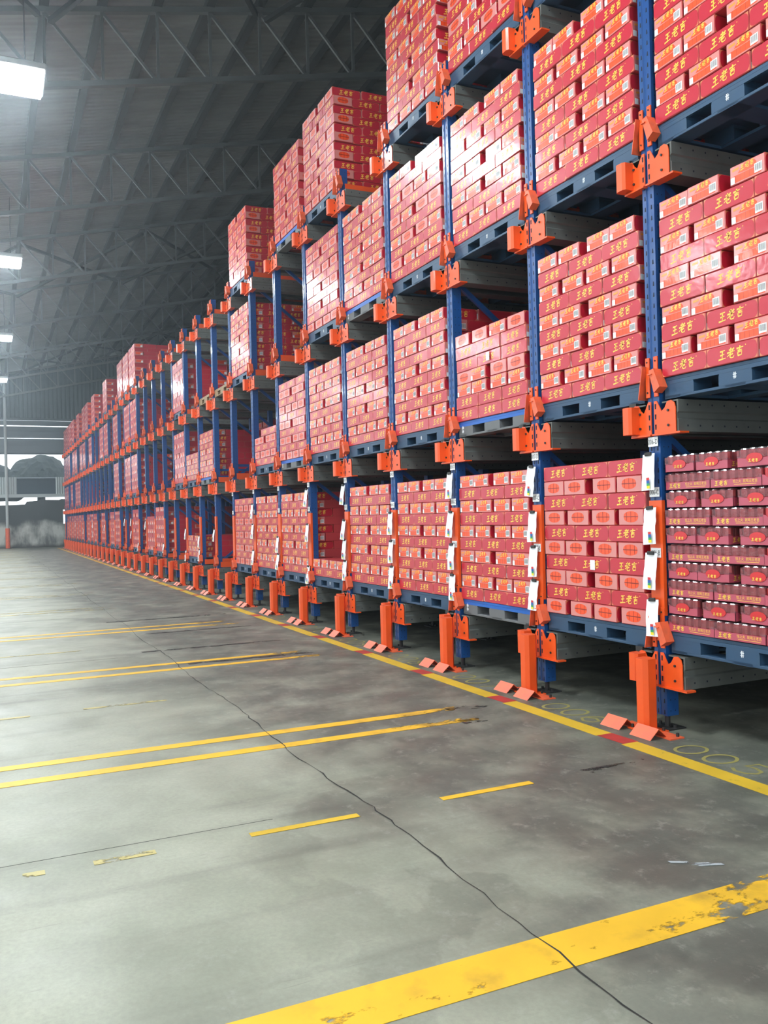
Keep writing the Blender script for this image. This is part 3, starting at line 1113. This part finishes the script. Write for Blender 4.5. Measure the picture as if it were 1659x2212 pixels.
# ------------------------------------------------------------------ pallets
def pallet_parts(top, low, two):
    d = {}
    mb = MB(); mb.box(-.6, .6, 0, 1.0, .118, .145, top, .004)
    mb.box(-.6, .6, -.001, .02, .095, .12, top)
    d['top_deck'] = mb.mesh('top_deck')
    mb = MB()
    mb.box(-.6, .6, 0, .14, 0, .02, low, .003)
    mb.box(-.6, .6, .43, .57, 0, .02, low)
    mb.box(-.6, .6, .86, 1.0, 0, .02, low)
    for s_ in (-1, 1):
        mb.box(s_ * .6, s_ * .46, 0, 1.0, 0, .02, low)
    mb.box(-.08, .08, 0, 1.0, 0, .02, low)
    d['bottom_deck'] = mb.mesh('bottom_deck')
    for nm, hw in (('outer', .13), ('mid', .13)):
        mb = MB()
        r = .018
        a = hw
        mb.prism([(-a, .018), (a, .018), (a, .095 - r), (a - .006, .1), (a, .12), (-a, .12), (-a + .006, .1), (-a, .095 - r)], 'y', 0, .16, low if two else top)
        d['block_' + nm] = mb.mesh('spacer_block')
    mb = MB()
    if two:
        for q, (u0, v0) in enumerate(((-.535, .075), (-.535, .04))):
            mb.box(u0, u0 + .03, -.0022, -.001, v0, v0 + .02, M['paint_white'])
            mb.box(u0 + .008, u0 + .016, -.0022, -.001, v0 - .006, v0 + .028, M['paint_white'])
    else:
        mb.box(-.014, .014, -.0022, -.001, .074, .08, M['paint_white'])
        mb.box(-.008, -.002, -.0022, -.001, .05, .09, M['paint_white'])
        mb.box(.004, .009, -.0022, -.001, .05, .09, M['paint_white'])
        mb.box(-.014, .014, -.0022, -.001, .06, .064, M['paint_white'])
    d['mark'] = mb.mesh('maker_mark')
    return d


PAL = {'navy': pallet_parts(M['pallet'], M['pallet'], False), 'bright': pallet_parts(M['pallet_bright'], M['pallet_grey'], True), 'wood': pallet_parts(M['wood'], M['wood'], False)}
LVN = {1: 'floor-level', 2: 'second-tier', 3: 'third-tier', 4: 'top-tier'}


def bay(j):
    return nth(j + 2)


def pallet(j, lv, y0, kind='navy', near=True, back=False):
    d = PAL[kind]
    cx = -(j + .5) * P - .01
    z = LV[lv] + DECK - .145
    root = link('pallet', d['top_deck'], None, (cx, y0, z))
    nm = {'navy': 'dark blue plastic pallet', 'bright': 'bright blue and grey plastic pallet', 'wood': 'bare brown wooden pallet'}[kind]
    pos = 'behind the front one,' if back else 'in front,'
    tag(root, f'{nm} {pos} {LVN[lv]}, {bay(j)} bay from the right', 'pallet', 'pallets standing on the rack rails')
    link('bottom_deck', d['bottom_deck'], root)
    if near:
        for yy in (0, .42, .84):
            for xx, b in ((-.47, 'outer'), (0, 'mid'), (.47, 'outer')):
                link('spacer_block', d['block_' + b], root, (xx, yy, 0))
        if kind != 'wood' and not back:
            link('maker_mark', d['mark'], root)
    else:
        for xx in (-.47, 0, .47):
            link('spacer_block', d['block_mid'], root, (xx, 0, 0))
    return root


# ------------------------------------------------------------------ cartons
CL, CW, CH = .396, .262, .1175       # long side, short side, height
LAYER = .119


def rounded(w_, h_, r, notch=True):
    """panel outline with scooped corners"""
    p = []
    for cx, cy, a0 in ((w_ / 2, h_ / 2, 0), (-w_ / 2, h_ / 2, 90), (-w_ / 2, -h_ / 2, 180), (w_ / 2, -h_ / 2, 270)):
        for i in range(5):
            a = math.radians(a0 + i * 22.5)
            sx, sy = (1 if cx > 0 else -1), (1 if cy > 0 else -1)
            p.append((cx - sx * r + r * math.cos(a), cy - sy * r + r * math.sin(a)))
    return p


def carton_meshes(kind, orient):
    """origin: centre of the bottom; long side along X, printed faces at -Y and +Y, ends at +-X"""
    out = {}
    mb = MB()
    mb.box(-CL / 2, CL / 2, -CW / 2, CW / 2, 0, CH, M['carton'], .0045)
    for s_ in (-1, 1):
        xx = s_ * (CL / 2 + .0003)
        mb.add([(xx, -.126, .005), (xx, .126, .005), (xx, .126, CH - .005), (xx, -.126, CH - .005)], [(0, 1, 2, 3)], M['end_face'])
    out['carton'] = mb
    pn, lt, en, lb = MB(), MB(), MB(), MB()
    for s_ in (-1,):
        y = s_ * (CW / 2 + .0006)
        y2 = s_ * (CW / 2 + .0012)
        fx = (lambda u: u) if s_ < 0 else (lambda u: -u)
        # corner ornament
        for cx in (-1, 1):
            for cz in (-1, 1):
                pn.add([(fx(cx * .194), y, CH / 2 + cz * .055), (fx(cx * .15), y, CH / 2 + cz * .055), (fx(cx * .172), y, CH / 2 + cz * .035), (fx(cx * .194), y, CH / 2 + cz * .022)], [(0, 1, 2, 3)], M['corner'])
        poly = rounded(.386, .108, .03)
        pn.add([(fx(u), y2, CH / 2 + v) for u, v in poly], [list(range(len(poly)))], M['panel'])
        y3 = s_ * (CW / 2 + .0018)
        logo(lt, lambda u, v, y3=y3, fx=fx: (fx(-.104 + u * .063 + v * .005), y3, .026 + v * .064 + u * .002), M['gold'], .13)
        lt.add([(fx(.108 + du), y3, .09 + dv) for du, dv in ((0, 0), (.006, 0), (.006, .006), (0, .006))], [(0, 1, 2, 3)], M['gold'])
    for s_ in ((1,) if orient == 'L' else (-1,)):
        X = lambda u, v, d=.0006, s_=s_: (s_ * (CL / 2 + d), u * s_, v)
        if kind == 'label':
            # window with cans, red mountain banner, badge, barcode
            en.add([X(u, v, .0006) for u, v in [(-.1, .012), (.1, .012), (.112, .03), (.1, .055), (-.1, .055), (-.112, .03)]], [list(range(6))], M['window'])
            for i in range(6):
                u = -.085 + i * .034
                en.add([X(u - .001, .012, .001), X(u + .001, .012, .001), X(u + .001, .055, .001), X(u - .001, .055, .001)], [(0, 1, 2, 3)], M['dark_red'])
            en.add([X(u, v, .0012) for u, v in [(-.07, .062), (-.045, .085), (-.02, .108), (.02, .113), (.055, .104), (.07, .085), (.06, .062), (0, .058)]], [list(range(8))], M['window'])
            logo(en, lambda u, v, X=X: X(-.05 + u * .033, .07 + v * .034 + u * .003, .0018), M['gold'], .17)
            en.add([X(u, v, .0016) for u, v in [(-.11, .082), (-.06, .086), (-.06, .1), (-.11, .096)]], [(0, 1, 2, 3)], M['orange_badge'])
            lb.add([X(u, v, .0022) for u, v in [(.055, .018), (.112, .02), (.112, .075), (.055, .073)]], [(0, 1, 2, 3)], M['white_label'])
            for i in range(7):
                u = .061 + i * .007
                lb.add([X(u, .03, .003), X(u + .003, .03, .003), X(u + .003, .068, .003), X(u, .068, .003)], [(0, 1, 2, 3)], M['black_print'])
            en.add([X(u, v, .0022) for u, v in [(-.124, .008), (-.092, .008), (-.092, .048), (-.124, .048)]], [(0, 1, 2, 3)], M['white_label'])
        else:
            poly = [(.078 * math.cos(a) * (1.0 if abs(math.cos(a)) < .9 else .97), .062 + .04 * (abs(math.sin(a)) ** .8) * (1 if math.sin(a) >= 0 else -1)) for a in [i * math.pi / 10 for i in range(20)]]
            en.add([X(u, v, .0012) for u, v in poly], [list(range(20))], M['window'])
            for u0, u1, v0, v1 in ((-.075, .075, .059, .066), (-.002, .002, .024, .1), (-.046, -.042, .034, .094), (.042, .046, .034, .094)):
                en.add([X(u0, v0, .002), X(u1, v0, .002), X(u1, v1, .002), X(u0, v1, .002)], [(0, 1, 2, 3)], M['dark_red'])
    out['printed_panel'] = pn
    out['lettering'] = lt
    out['end_window'] = en
    if kind == 'label':
        out['barcode_label'] = lb
    return out


CM = {(k, t): carton_meshes(k, t) for k in ('label', 'tab') for t in 'LS'}
CMESH = {k: {n: m.mesh(n, fix=False) for n, m in d.items()} for k, d in CM.items()}
# light version for the far stacks: same carton, writing reduced to its front and right faces
stk_mb = MB()


def stuff_carton(kind, loc, rz, detail, t):
    x, y, z = loc
    mt = Matrix.Translation(loc) @ Matrix.Rotation(rz, 4, 'Z')
    d = CM[(kind, t)]
    if detail == 2:
        for n, m in d.items():
            stk_mb.merge(m, mt)
    else:
        b = MB()
        b.box(-CL / 2, CL / 2, -CW / 2, CW / 2, 0, CH, M['carton'])
        if detail == 1:
            poly = rounded(.376, .1, .036)
            for s_ in (-1,):
                b.add([((u if s_ < 0 else -u), s_ * (CW / 2 + .001), CH / 2 + v) for u, v in poly], [list(range(len(poly)))], M['panel'])
            for s_ in ((1,) if t == 'L' else (-1,)):
                xx = s_ * (CL / 2 + .0004)
                b.add([(xx, -.126, .005), (xx, .126, .005), (xx, .126, CH - .005), (xx, -.126, CH - .005)], [(0, 1, 2, 3)], M['end_face'])
                if kind == 'label':
                    for (a0, a1, c0, c1, mm, dd) in ((-.09, .09, .03, .1, 'window', .001), (.055, .112, .018, .075, 'white_label', .002)):
                        b.add([(s_ * (CL / 2 + dd), s_ * a0, c0), (s_ * (CL / 2 + dd), s_ * a1, c0), (s_ * (CL / 2 + dd), s_ * a1, c1), (s_ * (CL / 2 + dd), s_ * a0, c1)], [(0, 1, 2, 3)], M[mm])
                else:
                    b.add([(s_ * (CL / 2 + .001), .07 * math.cos(i * math.pi / 5), .06 + .038 * math.sin(i * math.pi / 5)) for i in range(10)], [list(range(10))], M['window'])
        stk_mb.merge(b, mt)


# can trays
def tray_meshes():
    out = {}
    mb = MB()
    w2, d2 = CL / 2, CW / 2
    t = .003
    # card tray: floor and four low walls with scooped upper edge
    mb.box(-w2, w2, -d2, d2, 0, t, M['tray'])
    prof = [(-w2, 0), (w2, 0), (w2, .066), (w2 - .02, .062), (w2 - .035, .05), (-w2 + .035, .05), (-w2 + .02, .062), (-w2, .066)]
    for y in (-d2, d2 - t):
        mb.prism(prof, 'y', y, y + t, M['tray'])
    prof = [(-d2, 0), (d2, 0), (d2, .066), (d2 - .03, .055), (d2 - .045, .05), (-d2 + .045, .05), (-d2 + .03, .055), (-d2, .066)]
    for x in (-w2, w2 - t):
        mb.prism(prof, 'x', x, x + t, M['tray'])
    out['can_tray'] = mb
    wr = MB()
    for s_ in (-1,):
        y = s_ * (d2 + .0008)
        fx = (lambda u: u) if s_ < 0 else (lambda u: -u)
        logo(wr, lambda u, v, y=y, fx=fx: (fx(-.165 + u * .034), y, .012 + v * .032), M['gold'], .15)
        wr_ = font_mb('怕上火  就喝王老吉', .022, lambda u, v, y=y, fx=fx: (fx(.075 + u), y, .026 + v * 1.05), M['gold'])
        wr.merge(wr_, Matrix.Identity(4))
        wr.add([(fx(a), y, b) for a, b in ((-.01, .014), (.16, .014), (.16, .017), (-.01, .017))], [(0, 1, 2, 3)], M['gold'])
    out['tray_lettering'] = wr
    ov = MB()
    for s_ in (-1,):
        X = lambda u, v, d=.001, s_=s_: (s_ * (w2 + d), u * s_, v)
        poly = [(.06 * math.cos(a), .05 + .03 * math.sin(a)) for a in [i * math.pi / 10 for i in range(20)]]
        ov.add([X(u, v, .004) for u, v in poly], [list(range(20))], M['tray_oval'])
        logo(ov, lambda u, v, X=X: X(-.045 + u * .024, .026 + v * .02, .005), M['gold'], .17)
    out['tray_oval'] = ov
    cn = MB()
    for i in range(6):
        for j in range(4):
            x = -w2 + .033 + i * .0655
            y = -d2 + .033 + j * .0645
            cn.cyl((x, y, .004), (x, y, .104), .0318, M['can'], 12)
            cn.cyl((x, y, .104), (x, y, .112), .0318, M['can_top'], 12, .027)
    out['cans'] = cn
    # film draped over the can tops
    fl = MB()
    nx, ny = 24, 16
    v = []
    w3, d3 = w2 + .002, d2 + .002
    for j in range(ny + 1):
        for i in range(nx + 1):
            u = i / nx; q = j / ny
            cx = (u * 6) % 1 - .5; cy = (q * 4) % 1 - .5
            dip = .008 * min(1, (cx * cx + cy * cy) * 4)
            edge = 1 if (i in (0, nx) or j in (0, ny)) else 0
            v.append((-w3 + 2 * w3 * u, -d3 + 2 * d3 * q, .1145 - dip - .006 * edge))
    f = [(j * (nx + 1) + i, j * (nx + 1) + i + 1, (j + 1) * (nx + 1) + i + 1, (j + 1) * (nx + 1) + i) for j in range(ny) for i in range(nx)]
    ring = [i for i in range(nx + 1)] + [j * (nx + 1) + nx for j in range(1, ny + 1)] + [ny * (nx + 1) + i for i in range(nx - 1, -1, -1)] + [j * (nx + 1) for j in range(ny - 1, 0, -1)]
    b0 = len(v)
    for r_ in ring:
        v.append((v[r_][0] * 1.0, v[r_][1] * 1.0, .054))
    R = len(ring)
    f += [(ring[i], b0 + i, b0 + (i + 1) % R, ring[(i + 1) % R]) for i in range(R)]
    fl.add(v, f, M['film'])
    out['shrink_film'] = fl
    return out


TM = tray_meshes()
TMESH = {n: m.mesh(n, fix=(n in ('can_tray', 'cans', 'shrink_film'))) for n, m in TM.items()}

LN, SN = 3, 4


def stack_slots(layers, seq, gap=True, ragged=None):
    """yields (layer index, column index, x, y, rot, side) for one pallet load, local to pallet centre / front"""
    W = 1.2
    for L in range(layers):
        s_ = seq[L]
        z = L * LAYER
        if s_ == 'L':
            rows = [('L', CW / 2), ('S', CW + .005 + CL / 2), ('S', CW + .01 + CL * 1.5)]
        else:
            rows = [('S', CL / 2), ('S', CL * 1.5 + .005), ('L', CL * 2 + .01 + CW / 2)]
        for ri, (t, y) in enumerate(rows):
            if t == 'L':
                for c in range(3):
                    yield L, c, -W / 2 + .002 + CL / 2 + c * (CL + .005), y, 0.0, ri, 'L', z
            else:
                g = (0, .01, .1, .115) if (L // 2) % 3 else (0, .05, .09, .125)
                if ri: g = (0, .045, .09, .135)
                for c in range(4):
                    yield L, c, -W / 2 + .004 + CW / 2 + c * CW + g[c], y, math.pi / 2, ri, 'S', z


def seq_top(n, top):
    """n layers alternating, the top one given; listed from the bottom"""
    s = []
    c = top
    for i in range(n):
        s.append(c)
        c = 'S' if c == 'L' else 'L'
    return s[::-1]


# (lane, level) -> (layers, sequence, kind, pallet kind)
LOADS = {}


def put(j, lv, n=10, top='S', kind='label', pal='navy', seq=None):
    LOADS[(j, lv)] = (n, seq or seq_top(n, top), kind, pal)


# floor level
put(-1, 1, 10, 'S', 'tray'); put(0, 1, 10, 'L', 'tab'); put(1, 1, 10, 'S', 'label', 'bright'); put(2, 1); put(3, 1); put(4, 1, 2, 'S')
put(5, 1); put(6, 1); put(7, 1, 10, 'L', 'tab'); put(10, 1, 4, 'S'); put(13, 1, 10, 'S'); put(14, 1, 8, 'L'); put(16, 1, 10, 'L'); put(19, 1); put(20, 1, 10, 'L'); put(22, 1)
for j in (24, 25, 26, 28, 29, 30, 31, 32, 33, 34): put(j, 1, 10, 'LS'[j % 2])
# second tier
put(-1, 2); put(0, 2); put(1, 2, 7, seq=list('LLSSLLS'), pal='bright', kind='mixed'); put(2, 2); put(3, 2); put(4, 2); put(5, 2, 10, 'L', 'tab', 'bright')
put(6, 2, 5, 'L', 'tab'); put(9, 2, 8, 'L', 'label', 'bright'); put(10, 2, 5, 'L'); put(11, 2, 10, 'S'); put(16, 2); put(17, 2); put(19, 2, 10, 'L'); put(29, 2); put(30, 2); put(32, 2); put(34, 2); put(35, 2)
# third tier
put(-1, 3); put(0, 3); put(1, 3); put(2, 3, 10, 'S', 'mixed'); put(3, 3, 10, 'S', 'label', 'bright'); put(4, 3, 10, 'L', 'tab'); put(7, 3); put(11, 3); put(16, 3); put(17, 3); put(19, 3)
for j in (21, 22, 25, 27, 28, 30, 31, 33, 34, 35): put(j, 3, 10, 'LS'[j % 2])
# top tier
put(0, 4); put(1, 4, 10, 'S', 'mixed'); put(2, 4, 11, 'S'); put(4, 4, 11, 'S', 'tab'); put(5, 4, 10, 'L', 'tab', 'bright'); put(7, 4, 10, 'S', 'tab')
for j in (16, 17, 18, 21, 24, 26, 27, 29, 31, 32, 33, 34, 35): put(j, 4, 10, 'LS'[j % 2])

rj = random.Random(21)
cand = []
stuff_list = []


def in_view(p):
    d = Vector(p) - CAM
    z = d.dot(fw)
    if z < .3: return None
    u = 829.5 + 1850 * d.dot(r2) / z
    v = 1106 - 1850 * d.dot(u2) / z
    return (u, v, z)


for (j, lv), (n, seq, kind, pal) in LOADS.items():
    cx = -(j + .5) * P - .02
    z0 = LV[lv] + DECK
    pallet(j, lv, .02, pal, near=j < 12)
    exposed = (j - 1, lv) not in LOADS
    for L, c, x, y, rz, ri, t, z in stack_slots(n, seq):
        if (j, lv) == (6, 2) and L == n - 1 and x < -.2: continue
        jx, jy, jr = rj.uniform(-.004, .004), rj.uniform(-.006, .006), rj.uniform(-.012, .012)
        if kind == 'tray':
            kk = 'tray'
        elif kind == 'mixed':
            kk = 'tab' if rj.random() < .45 else 'label'
        else:
            kk = kind
        pos = (cx + x + jx, .004 + y + jy + .006, z0 + z + .001)
        iv = in_view(pos)
        vis = iv is not None and -40 < iv[0] < 1700 and -60 < iv[1] < 2212
        front = ri == 0
        side = exposed and x > .2
        topv = False
        rec = (iv[2] if iv else 99, j, lv, L, c, pos, rz + jr, kk, t, n, front, side)
        if front and vis:
            cand.append(rec)
        else:
            stuff_list.append(rec)

trays = [r for r in cand if r[7] == 'tray']
cart = sorted([r for r in cand if r[7] != 'tray'], key=lambda r: r[0])
near_c, far_c = cart[:295], cart[295:]


def place(root, meshes, parts, loc, rz):
    r = link(root, meshes[root], None, loc, rz)
    for p in parts:
        link(p, meshes[p], r)
    return r


protos = {}
for rec in near_c + trays:
    dist, j, lv, L, c, pos, rz, kk, t, n, front, side = rec
    key = kk if kk == 'tray' else (kk, t)
    if key not in protos:
        if kk == 'tray':
            protos[key] = place('can_tray', TMESH, ['tray_lettering', 'tray_oval', 'cans', 'shrink_film'], pos, rz)
        else:
            protos[key] = place('carton', CMESH[key], [p for p in CMESH[key] if p != 'carton'], pos, rz)
        o = protos[key]
    else:
        o = copy_tree(protos[key])
        o.location = pos
        o.rotation_euler = (0, 0, rz)
    side_ = 'long-side' if t == 'L' else 'short-end'
    if kk == 'tray':
        tag(o, f'{side_} film-wrapped can tray, {nth(L + 1)} layer up, {nth(c + 1)} from left, rightmost floor-level stack', 'can tray', 'film-wrapped can trays in the rightmost stack')
    else:
        tag(o, f'{side_} red carton, {nth(L + 1)} layer up, {nth(c + 1)} from left, {LVN[lv]} stack, {bay(j)} bay', 'carton', 'red cartons stacked on the near pallets')

# the trays behind the front row
for rec in stuff_list:
    if rec[7] == 'tray' and rec[10] is False:
        pass
tb = MB()
for rec in stuff_list:
    if rec[7] != 'tray': continue
    mt = Matrix.Translation(rec[5]) @ Matrix.Rotation(rec[6], 4, 'Z')
    for nme in ('can_tray', 'cans'):
        tb.merge(TM[nme], mt)
if tb.v:
    o = link('can_trays_behind', tb.mesh('can_trays_behind', fix=False))
    tag(o, 'mass of can trays behind the front row of the rightmost floor-level stack', 'can tray', kind='stuff')

for rec in far_c:
    stuff_carton(rec[7], rec[5], rec[6], 2 if rec[1] < 11 else 1, rec[8])
for rec in stuff_list:
    if rec[7] == 'tray': continue
    j = rec[1]
    dtl = 2 if (rec[11] and j < 9) else (1 if (rec[11] or j < 3 or rec[10]) else 0)
    stuff_carton(rec[7], rec[5], rec[6], dtl, rec[8])

# second row of pallets, deeper in the lanes
BACK = {}
for j in range(-1, 36):
    for lv in (1, 2, 3, 4):
        r_ = rj.random()
        if (j, lv) in LOADS:
            if r_ < .75 and (j <= 20 or (j - 1, lv) not in LOADS): BACK[(j, lv)] = 10
        else:
            if r_ < .45 and lv < 4: BACK[(j, lv)] = rj.choice((4, 6, 8, 10))
for key in ((3, 4), (6, 4), (8, 4), (9, 4), (10, 4), (11, 4), (12, 4), (13, 4), (5, 3), (6, 3), (8, 3), (9, 3), (8, 2), (7, 2)):
    BACK.pop(key, None)
BACK[(1, 2)] = 10; BACK[(5, 1)] = 10; BACK[(4, 1)] = 3; BACK[(8, 1)] = 5; BACK[(9, 1)] = 5; BACK[(7, 3)] = 10; BACK[(4, 4)] = 10; BACK[(7, 4)] = 0; BACK[(10, 2)] = 8; BACK[(11, 2)] = 10
for (j, lv), n in BACK.items():
    if n == 0: continue
    y0 = 1.25
    pallet(j, lv, y0 + .02, 'navy', near=False, back=True)
    sq = seq_top(n, 'S')
    for L, c, x, y, rz, ri, t, z in stack_slots(n, sq):
        if 0 < ri and x < .2 and L < n - 1: continue
        pos = (-(j + .5) * P - .02 + x, y0 + y, LV[lv] + DECK + z + .001)
        shown = (j, lv) not in LOADS or (j - 1, lv) not in LOADS
        stuff_carton('label' if j % 3 else 'tab', pos, rz, (2 if (j < 6 and x > .2) else 1) if shown else 0, t)
for j in range(-1, 10):  # added third row of plain boxes, blocks light so deep lanes stay dark
    for lv in (1, 2):
        if j in (8, 9) and lv == 2: continue
        for L in range(9):
            for rr in range(3):
                for c in range(3):
                    stk_mb.box(-(j + .5) * P - .62 + c * .4, -(j + .5) * P - .225 + c * .4, 2.45 + rr * .27, 2.71 + rr * .27, LV[lv] + DECK + L * LAYER, LV[lv] + DECK + L * LAYER + CH, M['carton'])
# an empty wooden pallet waiting on the third tier
pallet(9, 3, .02, 'wood')
pallet(8, 3, .02, 'wood')

o = link('stacked_cartons', stk_mb.mesh('stacked_cartons', fix=False))
tag(o, 'mass of red cartons filling the farther and deeper rack bays, plus added light-blocking boxes', 'carton', kind='stuff')

# small white stickers on three cartons
def sticker(x, y, z, lb):
    mb = MB()
    mb.box(-.028, .028, -.0025, -.0015, 0, .075, M['white_label'])
    o = link('white_sticker', mb.mesh('white_sticker'), None, (x, y, z))
    tag(o, lb, 'sticker')


zq = LV[1] + DECK
sticker(-.72 + .02, -.0, zq + 3 * LAYER + .02, 'white sticker over a carton face in the floor-level stack of oval-window cartons')
sticker(-1.4 * 1.5 - .02, -.0, LV[2] + DECK + 4 * LAYER + .03, 'white sticker on the low second-tier stack of mixed cartons')
print('OBJECTS', len(bpy.data.objects), 'stuff verts', len(stk_mb.v))
